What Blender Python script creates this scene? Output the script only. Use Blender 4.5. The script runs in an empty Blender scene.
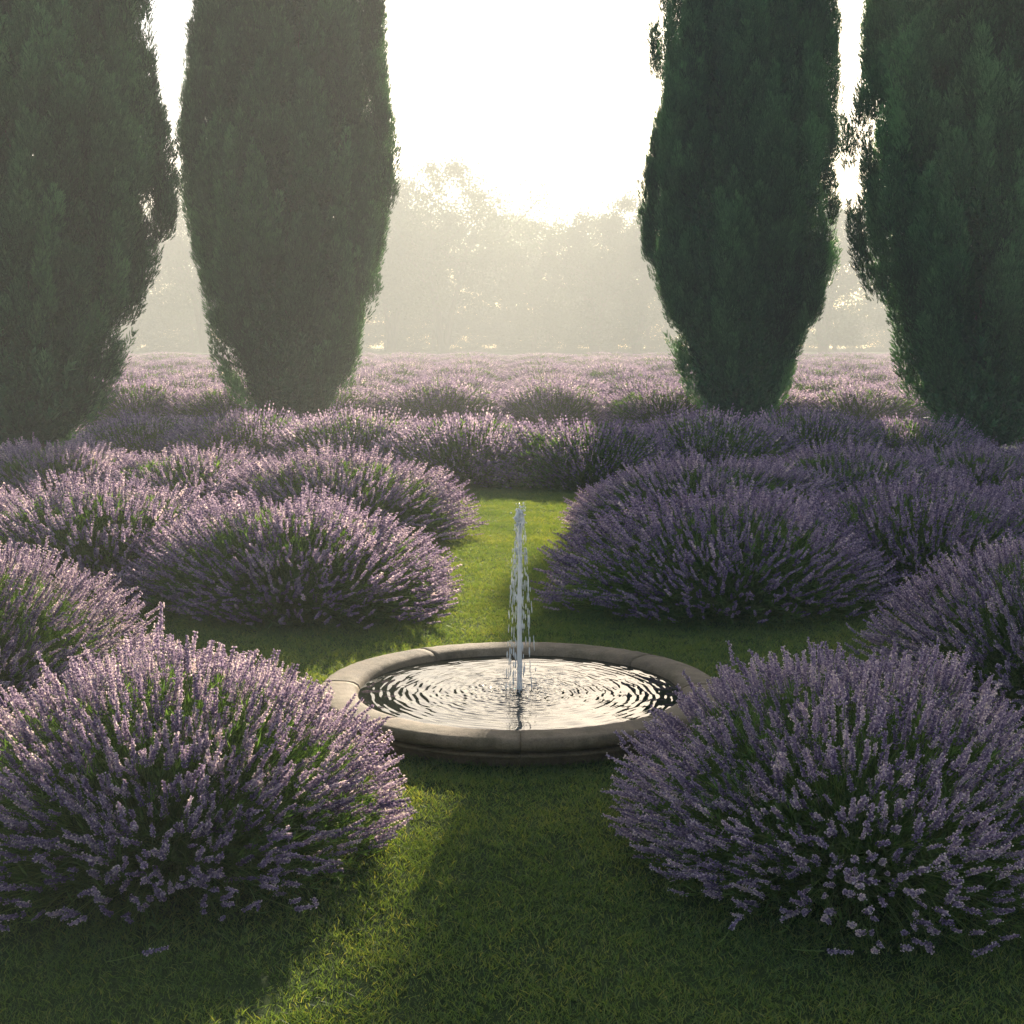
import bpy, math, random
import numpy as np
from mathutils import Vector

S = bpy.context.scene
R = math.radians
COL = S.collection

# ------------------------------------------------------------------ camera, light, exposure
cam_d = bpy.data.cameras.new('camera')
cam_d.sensor_width = 36.0
cam_d.lens = 36.0 * 1400 / 1024
cam_d.clip_start = 0.05
cam_d.clip_end = 2000
cam = bpy.data.objects.new('camera', cam_d)
COL.objects.link(cam)
cam.location = (0, 0, 1.7)
cam.rotation_euler = (R(90 - 6.92), 0, 0)
S.camera = cam

SUN_EL, SUN_AZ = R(22), R(8.35)            # azimuth clockwise from +Y
world = bpy.data.worlds.new('World')
S.world = world
world.use_nodes = True
wn = world.node_tree
bg = wn.nodes['Background']
sky = wn.nodes.new('ShaderNodeTexSky')
sky.sky_type = 'NISHITA'
sky.sun_disc = False
sky.sun_elevation = SUN_EL
sky.sun_rotation = SUN_AZ
sky.air_density = 1.0
sky.dust_density = 1.5
sky.ozone_density = 1.0
wn.links.new(sky.outputs[0], bg.inputs[0])
bg.inputs[1].default_value = 0.075

sun_d = bpy.data.lights.new('sun', 'SUN')
sun_d.energy = 5.0
sun_d.angle = R(0.8)
sun_d.color = (1.0, 0.88, 0.70)
sun = bpy.data.objects.new('sun', sun_d)
COL.objects.link(sun)
sd = Vector((math.sin(SUN_AZ) * math.cos(SUN_EL), math.cos(SUN_AZ) * math.cos(SUN_EL), math.sin(SUN_EL)))
sun.rotation_euler = sd.to_track_quat('Z', 'Y').to_euler()
sun.location = (5, 40, 25)

S.view_settings.view_transform = 'Standard'
S.view_settings.look = 'None'
S.view_settings.gamma = 1.0
S.view_settings.exposure = 1.5
HAZE = 0.0034

S.render.engine = 'CYCLES'
cy = S.cycles
cy.max_bounces = 6
cy.diffuse_bounces = 3
cy.glossy_bounces = 3
cy.transmission_bounces = 5
cy.transparent_max_bounces = 6
cy.volume_bounces = 1
cy.caustics_reflective = False
cy.caustics_refractive = False
cy.sample_clamp_indirect = 8
cy.use_adaptive_sampling = True
cy.adaptive_threshold = 0.015
cy.use_denoising = True
try:
    cy.denoiser = 'OPENIMAGEDENOISE'
    cy.denoising_input_passes = 'RGB_ALBEDO_NORMAL'
    cy.denoising_prefilter = 'ACCURATE'
except Exception:
    pass

# ------------------------------------------------------------------ helpers
def tag(o, label=None, cat=None, group=None, kind=None):
    if label: o['label'] = label
    if cat: o['category'] = cat
    if group: o['group'] = group
    if kind: o['kind'] = kind
    return o

def empty(name, loc, rz=0.0, sc=(1, 1, 1)):
    o = bpy.data.objects.new(name, None)
    COL.objects.link(o)
    o.location = loc
    o.rotation_euler = (0, 0, rz)
    o.scale = sc
    o.empty_display_size = 0.2
    return o

def link(name, me, parent=None):
    o = bpy.data.objects.new(name, me)
    COL.objects.link(o)
    if parent: o.parent = parent
    return o

def mesh_np(name, V, F, mat, t=None, smooth=False):
    """V (n,3), F (m,k) with constant k, t (n,) per-vertex tint."""
    V = np.asarray(V, dtype=np.float32); F = np.asarray(F, dtype=np.int32)
    me = bpy.data.meshes.new(name)
    k = F.shape[1]
    me.vertices.add(len(V)); me.vertices.foreach_set('co', V.ravel())
    me.loops.add(F.size); me.loops.foreach_set('vertex_index', F.ravel())
    me.polygons.add(len(F))
    me.polygons.foreach_set('loop_start', np.arange(0, F.size, k, dtype=np.int32))
    me.polygons.foreach_set('loop_total', np.full(len(F), k, dtype=np.int32))
    if smooth: me.polygons.foreach_set('use_smooth', np.ones(len(F), dtype=bool))
    if t is not None:
        a = me.attributes.new('tint', 'FLOAT', 'POINT')
        a.data.foreach_set('value', np.asarray(t, dtype=np.float32))
    me.update(calc_edges=True)
    me.materials.append(mat)
    return me

def scatter(tv, tf, tt, M, P, dt):
    """copies template (tv,tf,tt) by matrices M (n,3,3), positions P (n,3), tint offsets dt (n,)"""
    n = len(P)
    V = np.einsum('nij,kj->nki', M, tv) + P[:, None, :]
    F = tf[None] + (np.arange(n) * len(tv))[:, None, None]
    T = tt[None] + dt[:, None]
    return V.reshape(-1, 3), F.reshape(-1, tf.shape[1]), T.ravel()

def cat(parts):
    Vs, Fs, Ts, off = [], [], [], 0
    for V, F, T in parts:
        Vs.append(V); Fs.append(F + off); Ts.append(T); off += len(V)
    return np.concatenate(Vs), np.concatenate(Fs), np.concatenate(Ts)

def frames(d, rng, roll=True):
    """rotation matrices whose +Z goes along d (n,3)"""
    d = d / np.linalg.norm(d, axis=1, keepdims=True)
    ref = rng.normal(size=d.shape) if roll else np.tile([0.3, 0.1, 1.0], (len(d), 1))
    x = np.cross(ref, d); x /= np.linalg.norm(x, axis=1, keepdims=True) + 1e-9
    y = np.cross(d, x)
    return np.stack([x, y, d], axis=2)

def sc3(M, sx, sy, sz):
    return M * np.stack([sx, sy, sz], axis=1)[:, None, :]

# ------------------------------------------------------------------ materials
def new_mat(name):
    m = bpy.data.materials.new(name); m.use_nodes = True
    nt = m.node_tree
    for n in list(nt.nodes): nt.nodes.remove(n)
    out = nt.nodes.new('ShaderNodeOutputMaterial')
    return m, nt, out

def ramp(nt, stops):
    r = nt.nodes.new('ShaderNodeValToRGB')
    e = r.color_ramp.elements
    e[0].position = stops[0][0]; e[0].color = (*stops[0][1], 1)
    e[1].position = stops[-1][0]; e[1].color = (*stops[-1][1], 1)
    for p, c in stops[1:-1]:
        x = e.new(p); x.color = (*c, 1)
    return r

def leaf_mat(name, stops, transl=0.4, rough=0.6, spec=0.25, rnd=0.0, tscale=None, tr_tint=(1, 1, 1)):
    m, nt, out = new_mat(name)
    at = nt.nodes.new('ShaderNodeAttribute'); at.attribute_name = 'tint'
    src = at.outputs['Fac']
    if rnd:
        oi = nt.nodes.new('ShaderNodeObjectInfo')
        ma = nt.nodes.new('ShaderNodeMath'); ma.operation = 'MULTIPLY_ADD'
        nt.links.new(oi.outputs['Random'], ma.inputs[0]); ma.inputs[1].default_value = rnd
        nt.links.new(src, ma.inputs[2]); src = ma.outputs[0]
    if tscale:
        tc = nt.nodes.new('ShaderNodeNewGeometry')
        no = nt.nodes.new('ShaderNodeTexNoise'); no.inputs['Scale'].default_value = tscale[0]
        no.inputs['Detail'].default_value = 2
        nt.links.new(tc.outputs['Position'], no.inputs['Vector'])
        sb = nt.nodes.new('ShaderNodeMath'); sb.operation = 'SUBTRACT'; sb.inputs[1].default_value = 0.5
        nt.links.new(no.outputs['Fac'], sb.inputs[0])
        ma = nt.nodes.new('ShaderNodeMath'); ma.operation = 'MULTIPLY_ADD'
        nt.links.new(sb.outputs[0], ma.inputs[0]); ma.inputs[1].default_value = tscale[1]
        nt.links.new(src, ma.inputs[2]); src = ma.outputs[0]
    cr = ramp(nt, stops)
    nt.links.new(src, cr.inputs['Fac'])
    p = nt.nodes.new('ShaderNodeBsdfPrincipled')
    p.inputs['Roughness'].default_value = rough
    p.inputs['Specular IOR Level'].default_value = spec
    nt.links.new(cr.outputs['Color'], p.inputs['Base Color'])
    tr = nt.nodes.new('ShaderNodeBsdfTranslucent')
    mu = nt.nodes.new('ShaderNodeMix'); mu.data_type = 'RGBA'; mu.blend_type = 'MULTIPLY'
    mu.inputs['Factor'].default_value = 1.0
    nt.links.new(cr.outputs['Color'], mu.inputs[6]); mu.inputs[7].default_value = (*tr_tint, 1)
    nt.links.new(mu.outputs[2], tr.inputs['Color'])
    mx = nt.nodes.new('ShaderNodeMixShader'); mx.inputs[0].default_value = transl
    nt.links.new(p.outputs[0], mx.inputs[1]); nt.links.new(tr.outputs[0], mx.inputs[2])
    nt.links.new(mx.outputs[0], out.inputs['Surface'])
    return m

M_FLOWER = leaf_mat('lavender_flower', [(0.0, (0.12, 0.095, 0.20)), (0.35, (0.26, 0.21, 0.375)), (0.7, (0.495, 0.425, 0.585)), (1.0, (0.80, 0.73, 0.77))],
                0.55, 0.75, 0.15, rnd=0.14, tr_tint=(1.5, 1.35, 1.05))
M_STEM = leaf_mat('lavender_stem', [(0.0, (0.05, 0.085, 0.025)), (0.5, (0.15, 0.22, 0.065)), (1.0, (0.27, 0.34, 0.12))],
                  0.45, 0.6, 0.25, rnd=0.1, tr_tint=(1.6, 1.7, 0.7))
M_LEAF = leaf_mat('lavender_leaf', [(0.0, (0.035, 0.065, 0.022)), (0.5, (0.10, 0.165, 0.05)), (1.0, (0.19, 0.26, 0.09))],
                  0.4, 0.65, 0.25, rnd=0.1, tr_tint=(1.5, 1.7, 0.7))
M_GRASS = leaf_mat('grass_blade', [(0.0, (0.032, 0.07, 0.026)), (0.5, (0.074, 0.148, 0.05)), (1.0, (0.18, 0.22, 0.08))],
                   0.5, 0.5, 0.35, rnd=0.12, tscale=(1.3, 0.7), tr_tint=(3.15, 2.3, 0.7))
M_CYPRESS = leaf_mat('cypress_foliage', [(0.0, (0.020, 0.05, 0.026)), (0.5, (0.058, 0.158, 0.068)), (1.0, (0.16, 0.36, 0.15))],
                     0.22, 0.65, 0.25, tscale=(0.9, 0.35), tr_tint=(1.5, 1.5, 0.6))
M_TREE = leaf_mat('tree_foliage', [(0.0, (0.035, 0.055, 0.02)), (0.5, (0.06, 0.095, 0.035)), (1.0, (0.10, 0.14, 0.05))],
                  0.4, 0.6, 0.2)

def bark_mat(name, c0, c1):
    m, nt, out = new_mat(name)
    p = nt.nodes.new('ShaderNodeBsdfPrincipled'); p.inputs['Roughness'].default_value = 0.9
    tc = nt.nodes.new('ShaderNodeTexCoord'); mp = nt.nodes.new('ShaderNodeMapping'); mp.inputs['Scale'].default_value = (12, 12, 2)
    no = nt.nodes.new('ShaderNodeTexNoise'); no.inputs['Scale'].default_value = 2; no.inputs['Detail'].default_value = 6
    nt.links.new(tc.outputs['Object'], mp.inputs[0]); nt.links.new(mp.outputs[0], no.inputs['Vector'])
    cr = ramp(nt, [(0.3, c0), (0.7, c1)]); nt.links.new(no.outputs['Fac'], cr.inputs[0])
    nt.links.new(cr.outputs[0], p.inputs['Base Color'])
    b = nt.nodes.new('ShaderNodeBump'); b.inputs['Strength'].default_value = 0.8; b.inputs['Distance'].default_value = 0.03
    nt.links.new(no.outputs['Fac'], b.inputs['Height']); nt.links.new(b.outputs[0], p.inputs['Normal'])
    nt.links.new(p.outputs[0], out.inputs[0])
    return m
M_BARK = bark_mat('bark', (0.05, 0.038, 0.028), (0.16, 0.12, 0.09))

def stone_mat(name, dark=1.0):
    m, nt, out = new_mat(name)
    p = nt.nodes.new('ShaderNodeBsdfPrincipled'); p.inputs['Roughness'].default_value = 0.82
    tc = nt.nodes.new('ShaderNodeNewGeometry')
    def noise(s, d, r=0.55):
        n = nt.nodes.new('ShaderNodeTexNoise'); n.inputs['Scale'].default_value = s; n.inputs['Detail'].default_value = d
        n.inputs['Roughness'].default_value = r
        nt.links.new(tc.outputs['Position'], n.inputs['Vector']); return n
    big, mid, fine = noise(2.2, 4), noise(14, 8, 0.65), noise(140, 5, 0.7)
    cr = ramp(nt, [(0.3, (0.16 * dark, 0.115 * dark, 0.07 * dark)), (0.52, (0.36 * dark, 0.26 * dark, 0.15 * dark)), (0.72, (0.58 * dark, 0.44 * dark, 0.28 * dark))])
    mx = nt.nodes.new('ShaderNodeMix'); mx.data_type = 'FLOAT'; mx.inputs[0].default_value = 0.5
    nt.links.new(big.outputs['Fac'], mx.inputs[2]); nt.links.new(mid.outputs['Fac'], mx.inputs[3])
    nt.links.new(mx.outputs[0], cr.inputs[0])
    # lichen / dirt specks
    sp = ramp(nt, [(0.36, (0.45, 0.45, 0.38)), (0.50, (1, 1, 1))]); nt.links.new(fine.outputs['Fac'], sp.inputs[0])
    st = ramp(nt, [(0.38, (0.55, 0.58, 0.45)), (0.52, (1, 1, 1))])
    mid2 = noise(6, 6, 0.7); nt.links.new(mid2.outputs['Fac'], st.inputs[0])
    m1 = nt.nodes.new('ShaderNodeMix'); m1.data_type = 'RGBA'; m1.blend_type = 'MULTIPLY'; m1.inputs[0].default_value = 0.7
    nt.links.new(cr.outputs[0], m1.inputs[6]); nt.links.new(sp.outputs[0], m1.inputs[7])
    m2 = nt.nodes.new('ShaderNodeMix'); m2.data_type = 'RGBA'; m2.blend_type = 'MULTIPLY'; m2.inputs[0].default_value = 0.8
    nt.links.new(m1.outputs[2], m2.inputs[6]); nt.links.new(st.outputs[0], m2.inputs[7])
    nt.links.new(m2.outputs[2], p.inputs['Base Color'])
    ad = nt.nodes.new('ShaderNodeMath'); ad.operation = 'MULTIPLY_ADD'; ad.inputs[1].default_value = 0.35
    nt.links.new(fine.outputs['Fac'], ad.inputs[0]); nt.links.new(mid.outputs['Fac'], ad.inputs[2])
    b = nt.nodes.new('ShaderNodeBump'); b.inputs['Strength'].default_value = 0.9; b.inputs['Distance'].default_value = 0.006
    nt.links.new(ad.outputs[0], b.inputs['Height']); nt.links.new(b.outputs[0], p.inputs['Normal'])
    nt.links.new(p.outputs[0], out.inputs[0])
    return m
M_STONE = stone_mat('weathered_limestone', 0.54)
M_STONE_WET = stone_mat('damp_basin_stone', 0.35)

def ground_mat():
    m, nt, out = new_mat('lawn_soil')
    p = nt.nodes.new('ShaderNodeBsdfPrincipled'); p.inputs['Roughness'].default_value = 0.95
    p.inputs['Specular IOR Level'].default_value = 0.1
    g = nt.nodes.new('ShaderNodeNewGeometry')
    n1 = nt.nodes.new('ShaderNodeTexNoise'); n1.inputs['Scale'].default_value = 0.8; n1.inputs['Detail'].default_value = 6
    n2 = nt.nodes.new('ShaderNodeTexNoise'); n2.inputs['Scale'].default_value = 45; n2.inputs['Detail'].default_value = 6
    n2.inputs['Roughness'].default_value = 0.75
    for n in (n1, n2): nt.links.new(g.outputs['Position'], n.inputs['Vector'])
    mx = nt.nodes.new('ShaderNodeMix'); mx.data_type = 'FLOAT'; mx.inputs[0].default_value = 0.6
    nt.links.new(n1.outputs['Fac'], mx.inputs[2]); nt.links.new(n2.outputs['Fac'], mx.inputs[3])
    cr = ramp(nt, [(0.32, (0.018, 0.026, 0.010)), (0.5, (0.045, 0.075, 0.02)), (0.7, (0.09, 0.125, 0.035))])
    nt.links.new(mx.outputs[0], cr.inputs[0]); nt.links.new(cr.outputs[0], p.inputs['Base Color'])
    b = nt.nodes.new('ShaderNodeBump'); b.inputs['Strength'].default_value = 1.0; b.inputs['Distance'].default_value = 0.03
    nt.links.new(n2.outputs['Fac'], b.inputs['Height']); nt.links.new(b.outputs[0], p.inputs['Normal'])
    nt.links.new(p.outputs[0], out.inputs[0])
    return m

def water_mat():
    m, nt, out = new_mat('pool_water')
    p = nt.nodes.new('ShaderNodeBsdfPrincipled')
    p.inputs['Base Color'].default_value = (0.012, 0.014, 0.009, 1)
    p.inputs['Roughness'].default_value = 0.03
    p.inputs['IOR'].default_value = 1.33
    p.inputs['Specular IOR Level'].default_value = 0.5
    nt.links.new(p.outputs[0], out.inputs[0])
    return m
M_WATER = water_mat()

def jet_mat():
    m, nt, out = new_mat('splashing_water')
    p = nt.nodes.new('ShaderNodeBsdfPrincipled')
    p.inputs['Base Color'].default_value = (0.93, 0.95, 0.95, 1)
    p.inputs['Roughness'].default_value = 0.075
    p.inputs['IOR'].default_value = 1.33
    p.inputs['Transmission Weight'].default_value = 0.8
    t = nt.nodes.new('ShaderNodeBsdfTranslucent'); t.inputs[0].default_value = (0.95, 0.96, 0.96, 1)
    df = nt.nodes.new('ShaderNodeBsdfDiffuse'); df.inputs[0].default_value = (0.95, 0.96, 0.96, 1)
    m0 = nt.nodes.new('ShaderNodeMixShader'); m0.inputs[0].default_value = 0.5
    nt.links.new(t.outputs[0], m0.inputs[1]); nt.links.new(df.outputs[0], m0.inputs[2])
    mx = nt.nodes.new('ShaderNodeMixShader'); mx.inputs[0].default_value = 0.75
    nt.links.new(p.outputs[0], mx.inputs[1]); nt.links.new(m0.outputs[0], mx.inputs[2])
    nt.links.new(mx.outputs[0], out.inputs[0])
    return m
M_JET = jet_mat()

# ------------------------------------------------------------------ ground
def ground():
    xs = np.unique(np.concatenate([np.linspace(-370, 370, 75), np.linspace(-16, 16, 65)]))
    ys = np.unique(np.concatenate([np.linspace(-20, 390, 42), np.linspace(-4, 30, 69)]))
    X, Y = np.meshgrid(xs, ys)
    Z = np.where(Y > 12, 0.03 * np.sin(X * 0.5 + 1) * np.sin(Y * 0.23) * np.clip((Y - 12) / 10, 0, 1), 0.0)
    V = np.stack([X, Y, Z], -1).reshape(-1, 3)
    nx = len(xs); i, j = np.meshgrid(np.arange(nx - 1), np.arange(len(ys) - 1))
    a = (j * nx + i).ravel()
    F = np.stack([a, a + 1, a + nx + 1, a + nx], 1)
    me = mesh_np('lawn', V, F, ground_mat(), smooth=True)
    o = link('lawn', me); tag(o, kind='structure')
ground()

FX, FY = 0.035, 6.33        # fountain centre

# ------------------------------------------------------------------ fountain
def lathe_arc(prof, a0, a1, n, cap=True):
    """prof: list of (r,z); arc from a0 to a1"""
    P = np.array(prof); k = len(P)
    A = np.linspace(a0, a1, n)
    V = np.stack([P[None, :, 0] * np.cos(A)[:, None], P[None, :, 0] * np.sin(A)[:, None], np.tile(P[:, 1], (n, 1))], -1)
    return V, k

def arc_mesh(name, prof, a0, a1, n, mat, closed_prof=True, jitter=0.0, rng=None, cap=True):
    V, k = lathe_arc(prof, a0, a1, n)
    if jitter:
        V = V + rng.normal(0, jitter, V.shape)
    V = V.reshape(-1, 3)
    F = []
    kk = k if closed_prof else k - 1
    for i in range(n - 1):
        for j in range(kk):
            j2 = (j + 1) % k
            F.append((i * k + j, (i + 1) * k + j, (i + 1) * k + j2, i * k + j2))
    me = bpy.data.meshes.new(name)
    faces = F[:]
    if cap and closed_prof:
        faces.append(tuple(range(k)))
        faces.append(tuple(reversed([(n - 1) * k + j for j in range(k)])))
    me.from_pydata(V.tolist(), [], faces); me.update()
    for p in me.polygons: p.use_smooth = len(p.vertices) == 4
    me.materials.append(mat)
    return me

def fountain():
    rng = np.random.default_rng(5)
    root = empty('garden_fountain', (FX, FY, 0))
    tag(root, 'low round weathered stone fountain basin with a single water jet in the lawn', 'fountain')
    # rim profile: rolled top, bead under it
    prof = []
    ro, ri, zt, zb = 0.925, 0.742, 0.135, 0.072
    for a in np.linspace(-88, 75, 9):      # outer roll
        prof.append((ro - 0.036 + 0.036 * math.cos(R(a)), zb + 0.034 + 0.032 * math.sin(R(a)) * (1 if a > 0 else 1)))
    prof[-1] = (ro - 0.030, zt - 0.002)
    prof += [(ro - 0.06, zt + 0.002), (ri + 0.06, zt), (ri + 0.03, zt - 0.005), (ri + 0.01, zt - 0.018), (ri, zt - 0.04), (ri, 0.068), (ri + 0.03, 0.064)]
    prof += [(0.85, 0.064), (0.87, 0.068)]
    joints = [270, 312, 358, 400, 430 - 360 + 360, 468, 504, 585]
    joints = [270 + x for x in (0, 42, 88, 132, 214, 268, 318)] + [630]
    for q in range(len(joints) - 1):
        g = 0.07
        me = arc_mesh('rim_stone', prof, R(joints[q] + g), R(joints[q + 1] - g), max(10, int((joints[q + 1] - joints[q]) / 2)), M_STONE, jitter=0.0007, rng=rng)
        o = link('rim_stone', me, root)
        o.location.z = rng.normal(0, 0.0004)
    # mortar ring inside the joints
    me = arc_mesh('mortar_ring', [(0.905, 0.085), (0.905, 0.12), (0.88, 0.127), (0.80, 0.128), (0.76, 0.12), (0.75, 0.08)], 0, 2 * math.pi, 128, M_STONE, cap=False)
    link('mortar', me, root)
    # wall under the rim: bead, cove, face, plinth
    wp = [(0.80, 0.063), (0.868, 0.063), (0.880, 0.058), (0.884, 0.051), (0.880, 0.044), (0.868, 0.040), (0.852, 0.037), (0.846, 0.030), (0.848, -0.02), (0.80, -0.02)]
    for q in range(len(joints) - 1):
        me = arc_mesh('wall_stone', wp, R(joints[q] + 0.05), R(joints[q + 1] - 0.05), max(10, int((joints[q + 1] - joints[q]) / 2)), M_STONE, jitter=0.0006, rng=rng)
        link('wall_stone', me, root)
    # inner bowl
    me = arc_mesh('bowl', [(0.79, 0.06), (0.748, 0.06), (0.745, 0.0), (0.60, -0.015), (0.01, -0.018), (0.01, -0.03), (0.79, -0.03)], 0, 2 * math.pi, 96, M_STONE_WET, cap=False)
    link('bowl', me, root)
    # water with ripples
    nr, na = 230, 360
    rr = np.linspace(0.0, 0.7415, nr) ; aa = np.linspace(0, 2 * math.pi, na, endpoint=False)
    Rr, Aa = np.meshgrid(rr, aa, indexing='ij')
    X, Y = Rr * np.cos(Aa), Rr * np.sin(Aa)
    Z = np.zeros_like(X)
    d0 = np.hypot(X, Y)
    warp = 0.014 * np.sin(3 * Aa + 1.0 + 4 * Rr) + 0.009 * np.sin(7 * Aa - 9 * Rr) + 0.006 * np.sin(13 * Aa + 21 * Rr)
    Z += 0.00062 * np.sin(2 * math.pi * (d0 + warp) / 0.062) * np.exp(-d0 * 1.7) * (1 - np.exp(-d0 * 12))
    Z += 0.00045 * np.sin(2 * math.pi * (d0 - warp * 0.6) / 0.036 + 0.8) * np.exp(-d0 * 1.6)
    for q in range(44):
        a = rng.uniform(0, 6.28); r_ = abs(rng.normal(0, 0.10)) + 0.03
        d = np.hypot(X - r_ * math.cos(a), Y - r_ * math.sin(a))
        wl = rng.uniform(0.022, 0.045)
        Z += rng.uniform(0.00015, 0.00045) * np.sin(2 * math.pi * d / wl + rng.uniform(0, 6)) * np.exp(-d * rng.uniform(2.5, 7)) 
    for q in range(8):   # long gentle cross waves sent back by the rim
        th = rng.uniform(0, 6.28); wl = rng.uniform(0.09, 0.17)
        Z += 0.00028 * np.sin(2 * math.pi * (X * math.cos(th) + Y * math.sin(th)) / wl + rng.uniform(0, 6))
    Z += 0.098
    V = np.stack([X, Y, Z], -1).reshape(-1, 3)
    i, j = np.meshgrid(np.arange(nr - 1), np.arange(na), indexing='ij')
    a = (i * na + j).ravel(); b = (i * na + (j + 1) % na).ravel()
    F = np.stack([a, a + na, b + na, b], 1)
    link('water_surface', mesh_np('water_surface', V, F, M_WATER, smooth=True), root)
    # nozzle under the jet
    me = arc_mesh('nozzle', [(0.008, 0.105), (0.014, 0.105), (0.016, 0.09), (0.016, -0.01), (0.008, -0.01)], 0, 2 * math.pi, 20, M_STONE_WET, cap=False)
    link('nozzle', me, root)
    # jet column
    n, m = 120, 20
    zt_ = np.linspace(0.098, 0.945, n)
    V = []
    ph = rng.uniform(0, 6.28, 12)
    for q, z in enumerate(zt_):
        t = q / (n - 1)
        r = 0.0115 - 0.003 * t + 0.015 * max(0, (t - 0.86) / 0.14) ** 0.8
        if t > 0.95: r *= math.sqrt(max(0.0, 1 - ((t - 0.95) / 0.05) ** 2)) * 0.97 + 0.03
        cx = 0.0022 * math.sin(9 * t + ph[0]) * t; cyy = 0.002 * math.sin(7 * t + ph[1]) * t
        for p_ in range(m):
            a = 2 * math.pi * p_ / m
            am = 0.10 + 0.38 * max(0, (t - 0.7) / 0.3)
            rr_ = r * (1 + am * (0.5 * math.sin(3 * a + 40 * t + ph[2]) + 0.4 * math.sin(2 * a - 63 * t + ph[3]) + 0.35 * math.sin(5 * a + 97 * t + ph[4]) + 0.3 * math.sin(130 * t + ph[5] + a)))
            V.append((cx + rr_ * math.cos(a), cyy + rr_ * math.sin(a), z))
    V = np.array(V)
    i, j = np.meshgrid(np.arange(n - 1), np.arange(m), indexing='ij')
    a = (i * m + j).ravel(); b = (i * m + (j + 1) % m).ravel()
    F = np.stack([a, b, b + m, a + m], 1)
    link('water_jet', mesh_np('water_jet', V, F, M_JET, smooth=True), root)
    # droplets: frozen strings of falling drops and splashes
    import itertools
    ph_ = (1 + 5 ** .5) / 2
    ico = np.array([(-1, ph_, 0), (1, ph_, 0), (-1, -ph_, 0), (1, -ph_, 0), (0, -1, ph_), (0, 1, ph_), (0, -1, -ph_), (0, 1, -ph_), (ph_, 0, -1), (ph_, 0, 1), (-ph_, 0, -1), (-ph_, 0, 1)]) / math.sqrt(1 + ph_ ** 2)
    icf = np.array([(0, 11, 5), (0, 5, 1), (0, 1, 7), (0, 7, 10), (0, 10, 11), (1, 5, 9), (5, 11, 4), (11, 10, 2), (10, 7, 6), (7, 1, 8), (3, 9, 4), (3, 4, 2), (3, 2, 6), (3, 6, 8), (3, 8, 9), (4, 9, 5), (2, 4, 11), (6, 2, 10), (8, 6, 7), (9, 8, 1)])
    P, D, SR, SL = [], [], [], []
    for s in range(46):      # strings falling from the head of the jet
        az = rng.uniform(0, 6.28); v0 = abs(rng.normal(0.04, 0.045)) + 0.02
        z0 = rng.uniform(0.72, 0.95); up = rng.uniform(0, 0.35)
        T = (up + math.sqrt(up * up + 2 * 9.8 * (z0 - 0.10))) / 9.8
        ts = rng.uniform(0.02, 1.0, rng.integers(7, 16)) * T
        for t_ in ts:
            r_ = 0.012 + v0 * t_ * 1.4
            vz = up - 9.8 * t_
            P.append((r_ * math.cos(az), r_ * math.sin(az), z0 + up * t_ - 4.9 * t_ * t_))
            D.append((v0 * math.cos(az), v0 * math.sin(az), vz))
            s_ = rng.uniform(0.0013, 0.0034); SR.append(s_); SL.append(s_ * rng.uniform(1.2, 2.2) * (1 + min(3.2, abs(vz) * 1.3)))
    for s in range(230):     # splash back from the water
        az = rng.uniform(0, 6.28); v = rng.uniform(0.15, 0.75); vz0 = rng.uniform(0.4, 1.35); b0 = rng.uniform(0.01, 0.07)
        T = 2 * vz0 / 9.8; t_ = rng.uniform(0.05, 0.95) * T
        r_ = b0 + v * t_ * 1.6
        P.append((r_ * math.cos(az), r_ * math.sin(az), 0.10 + vz0 * t_ - 4.9 * t_ * t_))
        D.append((v * math.cos(az), v * math.sin(az), vz0 - 9.8 * t_ + 0.01))
        s_ = rng.uniform(0.0008, 0.0019); SR.append(s_); SL.append(s_ * rng.uniform(1, 3.5))
    for s in range(80):      # froth round the head
        th = rng.uniform(0, 6.28); rr_ = abs(rng.normal(0, 0.016)); z = rng.uniform(0.86, 0.972)
        P.append((rr_ * math.cos(th), rr_ * math.sin(th), z)); D.append((rng.normal(), rng.normal(), 2))
        s_ = rng.uniform(0.0018, 0.0052); SR.append(s_); SL.append(s_ * rng.uniform(0.8, 1.5))
    P, D, SR, SL = map(np.array, (P, D, SR, SL))
    M = sc3(frames(D, rng), SR, SR, SL)
    V, F, T = scatter(ico, icf, np.zeros(12), M, P, np.zeros(len(P)))
    o = link('water_droplets', mesh_np('water_droplets', V, F, M_JET, smooth=True), root); o['kind'] = 'stuff'
fountain()

# ------------------------------------------------------------------ lavender
OCT_V = np.array([(1, 0, 0), (0, 1, 0), (-1, 0, 0), (0, -1, 0), (0, 0, 1.0), (0, 0, -1.0)])
OCT_F = np.array([(0, 4, 2), (0, 2, 5), (1, 4, 3), (1, 3, 5)])     # thin crossed petals

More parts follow.
